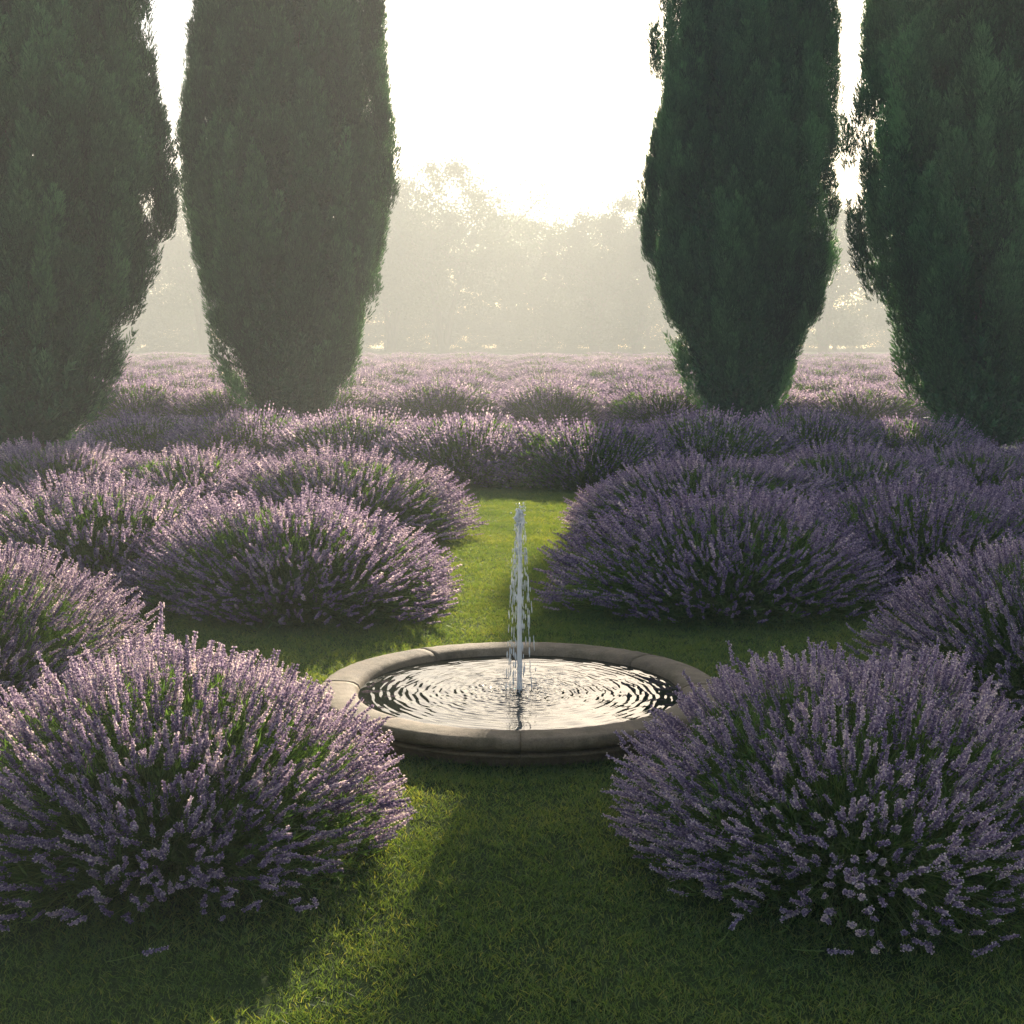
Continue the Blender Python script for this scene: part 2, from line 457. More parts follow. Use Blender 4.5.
def spike_template(rng, lod):
    """one flower spike about 0.075 long along +Z"""
    L = 0.075
    parts = []
    if lod == 0: whorls, per = 9, 6
    elif lod == 1: whorls, per = 6, 4
    else: whorls, per = 3, 1
    for w in range(whorls):
        t = w / (whorls - 1)
        z = L * (0.02 if w == 0 and rng.random() < 0.6 else (0.16 + 0.84 * t))
        rad = 0.0044 * (1.05 - 0.62 * t) * rng.uniform(0.8, 1.15)
        if lod == 2:
            P = np.array([(0, 0, z)]); D = np.array([(0, 0, 1.0)])
            s = np.array([0.0078 * (1.05 - 0.4 * t)]); sl = s * 2.1
        else:
            a = np.arange(per) * 2 * math.pi / per + rng.uniform(0, 6.28) + rng.normal(0, 0.2, per)
            P = np.stack([rad * np.cos(a), rad * np.sin(a), z + rng.normal(0, 0.0016, per)], 1)
            D = np.stack([np.cos(a) * 0.75, np.sin(a) * 0.75, np.full(per, 1.0)], 1)
            s = (0.0025 if lod == 0 else 0.0038) * rng.uniform(0.75, 1.2, per) * (1.1 - 0.25 * t)
            sl = s * rng.uniform(1.5, 2.2, per)
        M = sc3(frames(D, rng), s, s, sl)
        dt = rng.uniform(0.05, 0.6, len(P))
        parts.append(scatter(OCT_V, OCT_F, np.array([0, 0, 0, 0, 0.12, -0.1]), M, P, dt))
        if lod == 0:          # open corollas, paler
            k = rng.integers(1, 4)
            a = rng.uniform(0, 6.28, k)
            P = np.stack([(rad + 0.0045) * np.cos(a), (rad + 0.0045) * np.sin(a), z + rng.normal(0.002, 0.002, k)], 1)
            D = np.stack([np.cos(a), np.sin(a), np.full(k, 0.4)], 1)
            s = rng.uniform(0.0024, 0.0036, k)
            M = sc3(frames(D, rng), s, s, s * 0.6)
            parts.append(scatter(OCT_V, OCT_F, np.zeros(6), M, P, rng.uniform(0.6, 0.95, k)))
    return cat(parts)

def bush_parts(seed, r, h, n, lod, nleaf, sprigs):
    rng = np.random.default_rng(seed)
    # tips over a lumpy dome
    az = rng.uniform(0, 2 * math.pi, n)
    sphi = rng.uniform(0.0, 1.0, n) ** 0.88
    phi = np.arcsin(np.clip(sphi, 0, 1))
    ph = rng.uniform(0, 6.28, 8)
    lump = 1 + 0.05 * np.sin(2 * az + ph[4]) * np.cos(phi) + 0.06 * np.sin(3 * az + ph[0]) + 0.045 * np.sin(5 * az + 3 * phi + ph[1]) + 0.035 * np.sin(9 * az - 5 * phi + ph[2]) + 0.02 * np.sin(8 * phi + ph[3])
    shell = 1.0 - np.abs(rng.normal(0, 0.07, n)) + np.where(rng.random(n) < 0.03, 0.05, 0.0)
    inner = rng.random(n) < 0.16
    shell = np.where(inner, rng.uniform(0.6, 0.9, n), shell)
    k = lump * shell
    cp, sp_ = np.cos(phi) ** 1.0, np.sin(phi) ** 0.97
    dx, dy = np.cos(az), np.sin(az)
    tip = np.stack([r * k * cp * dx, r * k * cp * dy, np.maximum(0.05, 0.05 + (h - 0.05) * k * sp_)], 1)
    tip += rng.normal(0, 0.014, tip.shape)
    tip[:, 2] = np.maximum(tip[:, 2], 0.03)
    base = np.stack([dx * 0.30 * r * cp ** 1.2, dy * 0.30 * r * cp ** 1.2, np.full(n, 0.0)], 1) + rng.normal(0, 0.05 * r, (n, 3)) * [1, 1, 0]
    outl = np.hypot(tip[:, 0], tip[:, 1])
    mid = base * 0.45 + tip * 0.55
    mid[:, 2] += rng.normal(0.015, 0.035, n) + 0.05 * np.cos(phi) * (tip[:, 2] > 0.12)
    mid[:, :2] += rng.normal(0, 0.02, (n, 2))
    mid[:, 2] = np.maximum(mid[:, 2], 0.02)
    tan = tip - mid; tan /= np.linalg.norm(tan, axis=1, keepdims=True)
    tan = tan + rng.normal(0, 0.11, tan.shape) + np.array([0, 0, 0.38])
    tan /= np.linalg.norm(tan, axis=1, keepdims=True)
    # spikes
    tmpl = [spike_template(rng, lod) for _ in range(5)]
    which = rng.integers(0, 5, n)
    fl = []
    size = rng.uniform(0.75, 1.35, n) * (1.0 if lod == 0 else 1.2)
    M = sc3(frames(tan, rng), size, size, size * rng.uniform(0.85, 1.25, n))
    P = tip - tan * (0.04 * size)[:, None]
    dt = rng.normal(0, 0.13, n)
    for q in range(5):
        s = which == q
        tv, tf, tt = tmpl[q]
        fl.append(scatter(tv, tf, tt, M[s], P[s], dt[s]))
    fl = cat(fl)
    # stems: three-sided tapered tubes on a quadratic curve
    segs = 4 if lod == 0 else 3
    if lod == 2:
        sel = rng.random(n) < 0.7
    else:
        sel = np.ones(n, bool)
    b0, m0, t0 = base[sel], mid[sel], (P + tan * (0.01 * size)[:, None])[sel]
    ns = len(b0)
    ts = np.linspace(0.08, 1, segs + 1)
    rad = {0: 0.0014, 1: 0.0018, 2: 0.003}[lod]
    side = rng.normal(size=(ns, 3)); side /= np.linalg.norm(side, axis=1, keepdims=True)
    up = t0 - b0; up /= np.linalg.norm(up, axis=1, keepdims=True) + 1e-9
    e1 = np.cross(side, up); e1 /= np.linalg.norm(e1, axis=1, keepdims=True) + 1e-9
    e2 = np.cross(up, e1)
    rings = []
    nc = 3
    for t in ts:
        c = (1 - t) ** 2 * b0 + 2 * t * (1 - t) * m0 + t * t * t0
        rr = rad * (1.25 - 0.55 * t)
        for q in range(nc):
            a = 2 * math.pi * q / nc
            rings.append(c + rr * (math.cos(a) * e1 + math.sin(a) * e2))
    V = np.stack(rings, 1)          # ns, (segs+1)*3, 3
    tf = []
    for i in range(segs):
        for q in range(nc):
            a, b = i * nc + q, i * nc + (q + 1) % nc
            tf += [(a, b, b + nc), (a, b + nc, a + nc)]
    tf = np.array(tf)
    F = (tf[None] + (np.arange(ns) * V.shape[1])[:, None, None]).reshape(-1, 3)
    T = (np.repeat(np.linspace(0.4, 0.75, segs + 1), nc)[None] + rng.normal(0, 0.1, ns)[:, None]).ravel()
    st = (V.reshape(-1, 3), F, T)
    # leaves: narrow folded blades on the lower stems and on leafy shoots
    lv_v = np.array([(0, 0, 0), (0.5, 0.18, 0.45), (-0.5, 0.18, 0.45), (0, 0, 1.0)])
    lv_f = np.array([(0, 1, 3), (0, 3, 2)])
    idx = rng.integers(0, n, nleaf)
    t = rng.uniform(0.10, 0.74, nleaf) ** 0.9
    c = ((1 - t) ** 2)[:, None] * base[idx] + (2 * t * (1 - t))[:, None] * mid[idx] + (t * t)[:, None] * tip[idx]
    dd = up = (tip[idx] - base[idx]); dd = dd / np.linalg.norm(dd, axis=1, keepdims=True)
    dd = dd * 0.9 + rng.normal(0, 0.45, dd.shape)
    ll = rng.uniform(0.03, 0.06, nleaf) * {0: 1, 1: 1.1, 2: 1.5}[lod]
    ww = ll * {0: 0.085, 1: 0.11, 2: 0.18}[lod]
    M = sc3(frames(dd, rng), ww, ww, ll)
    tt = 0.4 + 0.15 * t + rng.normal(0, 0.17, nleaf)
    lf = scatter(lv_v, lv_f, np.array([-0.1, 0, 0, 0.12]), M, c + rng.normal(0, 0.008, c.shape), tt)
    # leafy shoots filling the body of the plant
    ns = sprigs
    az = rng.uniform(0, 6.283, ns); ph2 = np.arcsin(rng.uniform(0, 1, ns)); kk = rng.uniform(0.35, 0.90, ns)
    c = np.stack([r * kk * np.cos(ph2) * np.cos(az), r * kk * np.cos(ph2) * np.sin(az), (h * kk * np.sin(ph2))], 1)
    c[:, 2] = np.maximum(c[:, 2], 0.012)
    per = 5
    c = np.repeat(c, per, 0); dd = c * [1, 1, 1.6] + [0, 0, 0.25]
    dd = dd / np.linalg.norm(dd, axis=1, keepdims=True) + rng.normal(0, 0.42, c.shape)
    ll = rng.uniform(0.04, 0.075, len(c)) * {0: 1, 1: 1.15, 2: 1.6}[lod]
    ww = ll * {0: 0.08, 1: 0.12, 2: 0.2}[lod]
    M = sc3(frames(dd, rng), ww, ww, ll)
    lf2 = scatter(lv_v, lv_f, np.array([-0.1, 0, 0, 0.12]), M, c, rng.normal(0.45, 0.18, len(c)))
    lf = cat([lf, lf2])
    return (mesh_np('lavender_flowers', *fl[:2], M_FLOWER, fl[2]),
            mesh_np('lavender_stems', *st[:2], M_STEM, st[2]),
            mesh_np('lavender_leaves', *lf[:2], M_LEAF, lf[2]))

NEAR = [bush_parts(11, 0.78, 0.70, 2400, 0, 30000, 6500), bush_parts(12, 0.78, 0.70, 2350, 0, 30000, 6500)]
MIDB = [bush_parts(21 + i, 0.95, 0.70, 2200, 1, 24000, 6000) for i in range(3)]
FARB = [bush_parts(41 + i, 1.15, 0.75, 2800, 2, 8000, 2500) for i in range(3)]

def bush(meshes, loc, rz, sc, label, group):
    root = empty('lavender_bush', (loc[0], loc[1], 0), rz, sc)
    tag(root, label, 'lavender bush', group)
    for nm, me in zip(('flower_spikes', 'stems', 'foliage'), meshes):
        link(nm, me, root)
    return root

NG = 'big lavender bushes in the foreground'
bush(NEAR[0], (-1.17, 4.58), 0.4, (1.02, 1.02, 0.93), 'largest sunlit lavender bush, left foreground, overlapping the left edge of the fountain basin', NG)
bush(NEAR[1], (1.14, 4.50), 2.2, (1.05, 1.03, 0.90), 'largest shaded lavender bush, right foreground, overlapping the right edge of the fountain basin', NG)
bush(NEAR[1], (-2.66, 6.50), 4.1, (1.04, 1.08, 1.03), 'pink-lit lavender bush cut by the frame edge behind the big left foreground bush', NG)
bush(NEAR[0], (2.66, 6.70), 5.3, (1.06, 1.06, 1.02), 'purple shaded lavender bush cut by the frame edge behind the big right foreground bush', NG)
MG = 'lavender bushes in the hedges beside the grass path'
rows = [
 (-1.33, 9.06, 1.03, 1.04, 'rounded sunlit lavender bush at the path end of the left hedge just behind the fountain'),
 (-2.85, 9.90, 1.03, 1.06, 'lavender bush second from the path in the left hedge just behind the fountain'),
 (-4.45, 10.7, 1.05, 1.04, 'lavender bush at the left frame edge in the hedge just behind the fountain'),
 (1.23, 9.06, 1.00, 1.05, 'dark purple lavender bush at the path end of the right hedge just behind the fountain'),
 (2.66, 9.83, 1.03, 1.06, 'shaded lavender bush second from the path in the right hedge just behind the fountain'),
 (4.06, 10.6, 1.03, 1.06, 'shaded lavender bush at the right frame edge in the hedge just behind the fountain'),
 (1.36, 12.5, 1.06, 1.04, 'lavender bush with one pink-lit flank where the second right hedge meets the grass path'),
 (2.86, 13.4, 1.08, 1.02, 'shaded lavender bush second from the path in the second right hedge'),
 (4.32, 14.2, 1.08, 1.00, 'partly sunlit lavender bush third from the path in the second right hedge'),
 (5.85, 15.0, 1.08, 0.98, 'shaded lavender bush in front of the far right cypress base'),
 (-1.26, 12.5, 1.06, 1.03, 'sunlit lavender bush where the second left hedge meets the grass path'),
 (-2.68, 13.3, 1.08, 1.02, 'sunlit lavender bush second from the path in the second left hedge'),
 (-4.20, 14.1, 1.08, 0.99, 'shaded lavender bush third from the path in the second left hedge'),
 (-5.75, 14.9, 1.08, 0.97, 'shaded lavender bush in front of the far left cypress base'),
]
rr = random.Random(3)
for i, (x, y, k, kz, lab) in enumerate(rows):
    sg = 1 if x > 0 else -1
    bush(MIDB[i % 3], (x + sg * (0.20 if x > 0 and y < 10 else 0.12 if y < 12 else 0.34), y), sg * 0.5 + (math.pi if i % 2 else 0), (k * (1.20 if y < 11.5 else 1.32), k * 1.02, kz * rr.uniform(0.88, 0.98)), lab, MG)
rows3 = [
 (-0.55, 17.3, 1.0, 1.05, 'sunlit lavender bush closing the end of the grass path, left of the centre'),
 (0.92, 16.9, 1.0, 1.05, 'lavender bush closing the end of the grass path, right of the centre'),
 (2.42, 17.7, 1.0, 1.08, 'bluish shaded lavender bush in front of the right inner cypress'),
 (3.92, 18.5, 1.0, 1.04, 'lavender bush right of the one in front of the right inner cypress, half in sun'),
 (5.35, 18.9, 0.85, 0.92, 'small sunlit lavender bush in the gap between the two right cypresses'),
 (-2.02, 18.0, 1.0, 1.06, 'sunlit lavender bush in the third hedge just right of the left inner cypress base'),
 (-3.50, 18.7, 1.0, 1.03, 'bluish shaded lavender bush in front of the left inner cypress'),
 (-5.05, 19.5, 0.95, 0.98, 'lavender bush in the gap between the two left cypresses'),
 (9.3, 20.6, 1.0, 0.95, 'lavender bush at the right frame edge beside the far right cypress base'),
 (-9.5, 20.6, 1.0, 0.95, 'lavender bush at the left frame edge beside the far left cypress base'),
 (8.6, 24.6, 1.0, 0.95, 'lavender bush behind the far right cypress base'),
 (-8.9, 24.6, 1.0, 0.95, 'lavender bush behind the far left cypress base'),
]
for i, (x, y, k, kz, lab) in enumerate(rows3):
    bush(FARB[i % 3], (x, y), (0.45 if x > 0 else -0.45) + (math.pi if i % 2 else 0), (k * 1.28, k, kz * rr.uniform(0.92, 1.02)), lab, 'lavender bushes in the third hedge closing the path')

row_names = ['in the first field row behind the inner cypresses', 'in the second field row behind the cypresses',
             'in the third field row behind the cypresses', 'in the fourth field row behind the cypresses, fading in mist',
             'in the fifth field row, pale in mist', 'in the sixth field row, pale in mist', 'in the seventh field row, deep in mist', 'in the eighth field row, deep in mist', 'in the farthest field row, nearly lost in mist']
for q, (y0, sp, k, nn) in enumerate([(29.5, 2.1, 1.12, 7), (35.5, 2.3, 1.2, 7), (42, 2.4, 1.25, 8), (50, 2.5, 1.3, 9), (59, 2.6, 1.35, 10), (69, 2.8, 1.45, 11), (82, 3.4, 1.8, 12), (97, 4.2, 2.2, 12), (116, 5, 2.6, 13)]):
    for s in (-1, 1):
        for i in range(nn):
            x = s * (0.62 * sp + i * sp) + rr.uniform(-0.15, 0.15) - 0.3
            side = 'left' if s < 0 else 'right'
            bush(FARB[(i + q) % 3], (x, y0 + 0.12 * i * (1 if q < 2 else 0.3) + rr.uniform(-0.3, 0.3)), rr.uniform(-0.3, 0.3) + (math.pi if i % 2 else 0),
                 (k * rr.uniform(1.15, 1.4), k * rr.uniform(0.95, 1.1), rr.uniform(0.98, 1.14)),
                 'lavender bush %s, %s half' % (row_names[q], side),
                 'misty lavender bushes %s, %s half' % (row_names[q], side))

# fallen sprigs on the lawn
def sprig_meshes(seed):
    rng = np.random.default_rng(seed)
    V, F, T = spike_template(rng, 0)
    fm = mesh_np('sprig_flower', V, F, M_FLOWER, T)
    z = np.linspace(-0.09, 0.0, 6); n = 5
    A = np.arange(n) * 2 * math.pi / n
    Vs = np.stack([np.stack([0.0013 * np.cos(A) + 0.004 * math.sin(9 * zz * 4), 0.0013 * np.sin(A), np.full(n, zz)], 1) for zz in z]).reshape(-1, 3)
    Fs = np.array([(i * n + j, i * n + (j + 1) % n, (i + 1) * n + (j + 1) % n, (i + 1) * n + j) for i in range(5) for j in range(n)])
    sm = mesh_np('sprig_stem', Vs, Fs, M_STEM, np.full(len(Vs), 0.6))
    return fm, sm
SPR = sprig_meshes(77)
for x, y, a, lab in [(-0.60, 4.05, 0.3, 'fallen lavender sprig on the sunlit grass right of the big left bush'),
                     (-1.02, 3.66, 1.9, 'fallen lavender sprig on the dark grass in front of the big left bush'),
                     (0.62, 3.82, 2.6, 'fallen lavender sprig on the grass left of the big right bush front'),
                     (0.86, 3.68, 1.2, 'fallen lavender sprig on the dark grass in front of the big right bush')]:
    e = empty('fallen_lavender_sprig', (x, y, 0.036))
    e.rotation_euler = (R(84), 0, a)
    tag(e, lab, 'lavender sprig', 'fallen lavender sprigs')
    link('flower', SPR[0], e); link('stem', SPR[1], e)

# ------------------------------------------------------------------ cypresses
def tube(path, radii, n=10):
    path = np.asarray(path, float); k = len(path)
    V = []
    for i in range(k):
        d = path[min(i + 1, k - 1)] - path[max(i - 1, 0)]; d /= np.linalg.norm(d) + 1e-9
        e1 = np.cross(d, [0.31, 0.95, 0.05]); e1 /= np.linalg.norm(e1); e2 = np.cross(d, e1)
        for q in range(n):
            a = 2 * math.pi * q / n
            V.append(path[i] + radii[i] * (math.cos(a) * e1 + math.sin(a) * e2))
    F = [(i * n + q, i * n + (q + 1) % n, (i + 1) * n + (q + 1) % n, (i + 1) * n + q) for i in range(k - 1) for q in range(n)]
    return np.array(V), np.array(F)

def cypress_crown(seed, n_plume=800, per=110):
    rng = np.random.default_rng(seed)
    zs = np.array([0.12, 0.4, 1.2, 2.2, 3.4, 4.8, 6.5, 8.5, 10.8, 12.8, 14.4, 15.3])
    rs = np.array([0.55, 1.02, 1.42, 1.75, 1.98, 2.12, 2.02, 1.80, 1.35, 0.85, 0.40, 0.05])
    # plume roots
    z = np.interp(rng.uniform(0, 1, n_plume * 3), np.cumsum(rs) / rs.sum(), zs)[:n_plume]
    z = rng.uniform(0.05, 14.4, n_plume * 3)
    keep = rng.random(len(z)) < np.interp(z, zs, rs) / 2.12
    z = z[keep][:n_plume]; n = len(z)
    a = rng.uniform(0, 2 * math.pi, n)
    ph = rng.uniform(0, 6.28, 6)
    def lump(a, z):
        return 1 + 0.055 * np.sin(5 * a + 0.6 * z + ph[0]) + 0.05 * np.sin(9 * a - 0.9 * z + ph[1]) + 0.035 * np.sin(2 * a + 1.3 * z + ph[2]) + 0.03 * np.sin(3.1 * z + 4 * a + ph[3]) + 0.05 * np.sin(15 * a + 0.8 * np.sin(1.1 * z + ph[4]) + ph[5])
    L = rng.uniform(0.7, 1.7, n)
    depth = np.where(rng.random(n) < 0.7, rng.uniform(0.12, 0.26, n), rng.uniform(0.25, 0.6, n))
    out = rng.random(n) < 0.02
    zt = z + L
    Rt = np.interp(zt, zs, rs) * lump(a, zt) * (1 - depth) + np.where(out, rng.uniform(0.1, 0.35, n), rng.normal(0, 0.03, n))
    Rb = np.minimum(np.interp(z, zs, rs) * lump(a, z) * (1 - depth) - rng.uniform(0.05, 0.35, n) * np.where(out, 2.0, 1), Rt + 0.05)
    Rb = np.maximum(Rb, 0.05); Rt = np.maximum(Rt, 0.03)
    a2 = a + rng.normal(0, 0.10, n) / np.maximum(Rt, 0.3)
    p0 = np.stack([Rb * np.cos(a), Rb * np.sin(a), z], 1)
    p1 = np.stack([Rt * np.cos(a2), Rt * np.sin(a2), zt], 1)
    # upright branch clumps: bundles of plumes that stand proud of the body, with deep grooves between
    nc = 235; pc = 14
    zc = rng.uniform(-0.5, 14.2, nc * 3); zc = zc[rng.random(len(zc)) < np.interp(zc, zs, rs) / 2.12][:nc]; nc = len(zc)
    ac = (np.arange(nc) * 2.39996 + rng.normal(0, 0.12, nc)) % (2 * math.pi)
    Lc = rng.uniform(1.3, 2.6, nc); prot = rng.normal(0.0, 0.11, nc) + np.where(rng.random(nc) < 0.05, 0.10, 0)
    ci = np.repeat(np.arange(nc), pc)
    tc = rng.uniform(0, 1, len(ci))
    zz = np.maximum(zc[ci] + tc * Lc[ci], 0.04)
    du = rng.normal(0, 0.10, len(ci)) * (1.2 - 0.7 * tc)
    Lp = rng.uniform(0.4, 0.85, len(ci))
    Rz = np.interp(zz, zs, rs) * lump(ac[ci], zz)
    Rz = np.maximum(Rz + prot[ci] * np.clip(zc[ci] / 4.0, 0.1, 1.0) - 0.16 + 0.10 * np.sin(np.pi * tc) - np.abs(rng.normal(0, 0.06, len(ci))), 0.03)
    er = np.stack([np.cos(ac[ci]), np.sin(ac[ci]), np.zeros(len(ci))], 1); et = np.stack([-np.sin(ac[ci]), np.cos(ac[ci]), np.zeros(len(ci))], 1)
    slope = (np.interp(zz + 0.6, zs, rs) - np.interp(zz, zs, rs)) / 0.6
    q0 = er * Rz[:, None] + et * du[:, None] + np.array([0, 0, 1.0]) * zz[:, None]
    q1 = q0 + (np.array([0, 0, 1.0]) + er * (slope * 0.8 + 0.10)[:, None] + et * (du * 0.9)[:, None] + rng.normal(0, 0.07, q0.shape)) * Lp[:, None]
    p0 = np.concatenate([p0, q0]); p1 = np.concatenate([p1, q1])
    ptint = np.concatenate([rng.normal(0.42, 0.12, n), (rng.normal(0.5, 0.16, nc))[ci] + rng.normal(0, 0.06, len(ci))])
    n = len(p0)
    ax = p1 - p0; axl = np.linalg.norm(ax, axis=1, keepdims=True); ad = ax / axl
    # twiglets on each plume
    idx = np.repeat(np.arange(n), per)
    t = rng.beta(1.3, 1.1, len(idx))
    w = 0.165 * np.sin(math.pi * np.clip(t * 0.92 + 0.06, 0, 1)) ** 0.7 * (1.15 - 0.5 * t)
    off = rng.normal(0, 1, (len(idx), 3)); off -= (off * ad[idx]).sum(1, keepdims=True) * ad[idx]
    off /= np.linalg.norm(off, axis=1, keepdims=True)
    rad = np.sqrt(rng.uniform(0.02, 1, len(idx))) * w
    P = p0[idx] + ax[idx] * t[:, None] + off * rad[:, None]
    D = ad[idx] * 1.0 + off * 0.55 + rng.normal(0, 0.22, P.shape) + [0, 0, 0.25]
    # twig template: feathery, seven needles blades
    tv, tf, tt = [], [], []
    for q in range(8):
        zz = 0.0 + 0.1 * q; s = 1 if q % 2 else -1
        an = q * 2.4; l = 0.42 - 0.03 * q
        dx, dy = math.cos(an) * 0.5, math.sin(an) * 0.5
        b = len(tv)
        wv = 0.065
        tv += [(-wv * dy * 2, wv * dx * 2, zz), (wv * dy * 2, -wv * dx * 2, zz), (dx * l, dy * l, zz + l)]
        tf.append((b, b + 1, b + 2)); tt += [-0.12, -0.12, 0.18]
    tv, tf, tt = np.array(tv), np.array(tf), np.array(tt)
    sz = rng.uniform(0.07, 0.135, len(idx))
    M = sc3(frames(D, rng), sz, sz, sz)
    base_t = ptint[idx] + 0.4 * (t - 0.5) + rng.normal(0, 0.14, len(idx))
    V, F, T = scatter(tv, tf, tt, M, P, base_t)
    V[:, 2] = np.maximum(V[:, 2], 0.03)
    # inner body: coarser sprays that close the crown
    m = 20000
    z = rng.uniform(0.1, 14.2, m); rr_ = np.interp(z, zs, rs) * np.sqrt(rng.uniform(0.02, 0.60, m)); a = rng.uniform(0, 6.283, m)
    P = np.stack([rr_ * np.cos(a), rr_ * np.sin(a), z], 1)
    D = np.stack([np.cos(a) * 0.4, np.sin(a) * 0.4, np.ones(m)], 1) + rng.normal(0, 0.35, (m, 3))
    sz = rng.uniform(0.25, 0.42, m)
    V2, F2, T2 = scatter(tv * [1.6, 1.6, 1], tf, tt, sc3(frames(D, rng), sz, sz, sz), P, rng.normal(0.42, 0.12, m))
    V, F, T = cat([(V, F, T), (V2, F2, T2)])
    return mesh_np('cypress_crown', V, F, M_CYPRESS, T)

def cypress_trunk(seed):
    rng = np.random.default_rng(seed)
    zz = np.linspace(-0.05, 13.0, 14)
    path = np.stack([0.04 * np.sin(zz * 0.7 + seed), 0.04 * np.cos(zz * 0.9), zz], 1)
    V, F = tube(path, np.interp(zz, [0, 0.3, 13], [0.26, 0.19, 0.03]), 12)
    parts = [(V, F, np.zeros(len(V)))]
    for q in range(26):
        z0 = rng.uniform(0.25, 9); a = rng.uniform(0, 6.28); l = rng.uniform(0.6, 1.1) * np.interp(z0, [0, 4, 12], [0.9, 1.5, 0.5])
        pts = [(0.1 * math.cos(a), 0.1 * math.sin(a), z0), (l * 0.6 * math.cos(a), l * 0.6 * math.sin(a), z0 + l * 0.5), (l * math.cos(a), l * math.sin(a), z0 + l * 1.4)]
        V, F = tube(pts, [0.05, 0.03, 0.01], 6)
        parts.append((V, F, np.zeros(len(V))))
    V, F, T = cat(parts)
    return mesh_np('cypress_trunk', V, F, M_BARK, smooth=True)

CR = [cypress_crown(101), cypress_crown(102)]
TK = [cypress_trunk(1), cypress_trunk(2)]
for x, y, k, rz, s, lab in [
    (-7.60, 22.0, 0, 0.0, (0.95, 0.95, 1.0), 'dark cypress cut by the left frame edge, outermost and nearest on the left'),
    (-4.36, 28.0, 1, 1.9, (0.91, 0.91, 1.0), 'hazy cypress on the inner left, lit along its right edge'),
    (4.56, 28.0, 0, 2.6, (0.83, 0.83, 1.0), 'cypress on the inner right, narrowest of the four, behind the bluish lavender'),
    (7.42, 22.0, 1, 4.0, (0.94, 0.94, 1.0), 'dark cypress cut by the right frame edge, outermost and nearest on the right')]:
    root = empty('cypress_tree', (x, y, 0), rz, s)
    tag(root, lab, 'cypress', 'tall columnar cypresses flanking the garden axis')
    link('crown', CR[k], root); link('trunk', TK[k], root)

# ------------------------------------------------------------------ misty broadleaf trees
def broad_tree(seed, H, W, fork, low=0.12):
    rng = np.random.default_rng(seed)
    parts = []
    tips = []
    nl = 3 if fork else 1
    for q in range(nl):
        a = q * 2.1 + rng.uniform(-0.4, 0.4) if nl > 1 else 0
        lean = 0.26 if nl > 1 else 0.04
        top = np.array([math.cos(a) * lean * H * 0.6, math.sin(a) * lean * H * 0.4, H * 0.55])
        pts = [np.array([0.06 * math.cos(a), 0.06 * math.sin(a), -0.1]), top * 0.35 + [0, 0, 0.1], top]
        V, F = tube(pts, [0.22, 0.15, 0.08], 8); parts.append((V, F, np.zeros(len(V))))
        for b in range(9 if nl > 1 else 16):
            t = rng.uniform(0.35, 1.0); p = pts[1] * (1 - t) + top * t
            aa = rng.uniform(0, 6.28); l = rng.uniform(0.2, 0.5) * W
            e = p + [math.cos(aa) * l, math.sin(aa) * l, l * rng.uniform(0.5, 1.1)]
            mm = (p + e) / 2 + [0, 0, -0.08 * l]
            V, F = tube([p, mm, e], [0.07, 0.045, 0.02], 6); parts.append((V, F, np.zeros(len(V))))
            tips.append(e); tips.append(mm)
    V, F, T = cat(parts)
    trunk = mesh_np('tree_trunk', V, F, M_BARK, smooth=True)
    # crown: leaf clumps
    nc = 95
    cz = rng.uniform(low, 1.0, nc)
    wz = np.sin(np.pi * np.clip((cz - low + 0.12) / (1.14 - low), 0.02, 0.98)) ** 0.6
    a = rng.uniform(0, 6.28, nc); rr_ = np.sqrt(rng.uniform(0.05, 1, nc)) * W * 0.5 * wz
    C = np.stack([rr_ * np.cos(a), rr_ * np.sin(a), cz * H - 0.05 * H], 1)
    C = np.concatenate([C, np.array(tips)])
    cr = rng.uniform(0.45, 1.15, len(C))
    per = 190
    idx = np.repeat(np.arange(len(C)), per)
    o = rng.normal(0, 0.48, (len(idx), 3)) * cr[idx][:, None] * [1, 1, 0.75]
    P = C[idx] + o
    P[:, 2] = np.maximum(P[:, 2], 0.5 if low > 0 else 0.03)
    qv = np.array([(0, 0, 0), (0.5, 0.1, 0.5), (0, 0, 1.0), (-0.5, 0.1, 0.5)]); qf = np.array([(0, 1, 2), (0, 2, 3)])
    s = rng.uniform(0.10, 0.19, len(idx))
    M = sc3(frames(rng.normal(0, 1, P.shape) + [0, 0, 0.3], rng), s * 0.7, s * 0.7, s)
    V, F, T = scatter(qv, qf, np.zeros(4), M, P, rng.normal(0.5, 0.15, len(C))[idx] + rng.normal(0, 0.08, len(idx)))
    return mesh_np('tree_crown', V, F, M_TREE, T), trunk

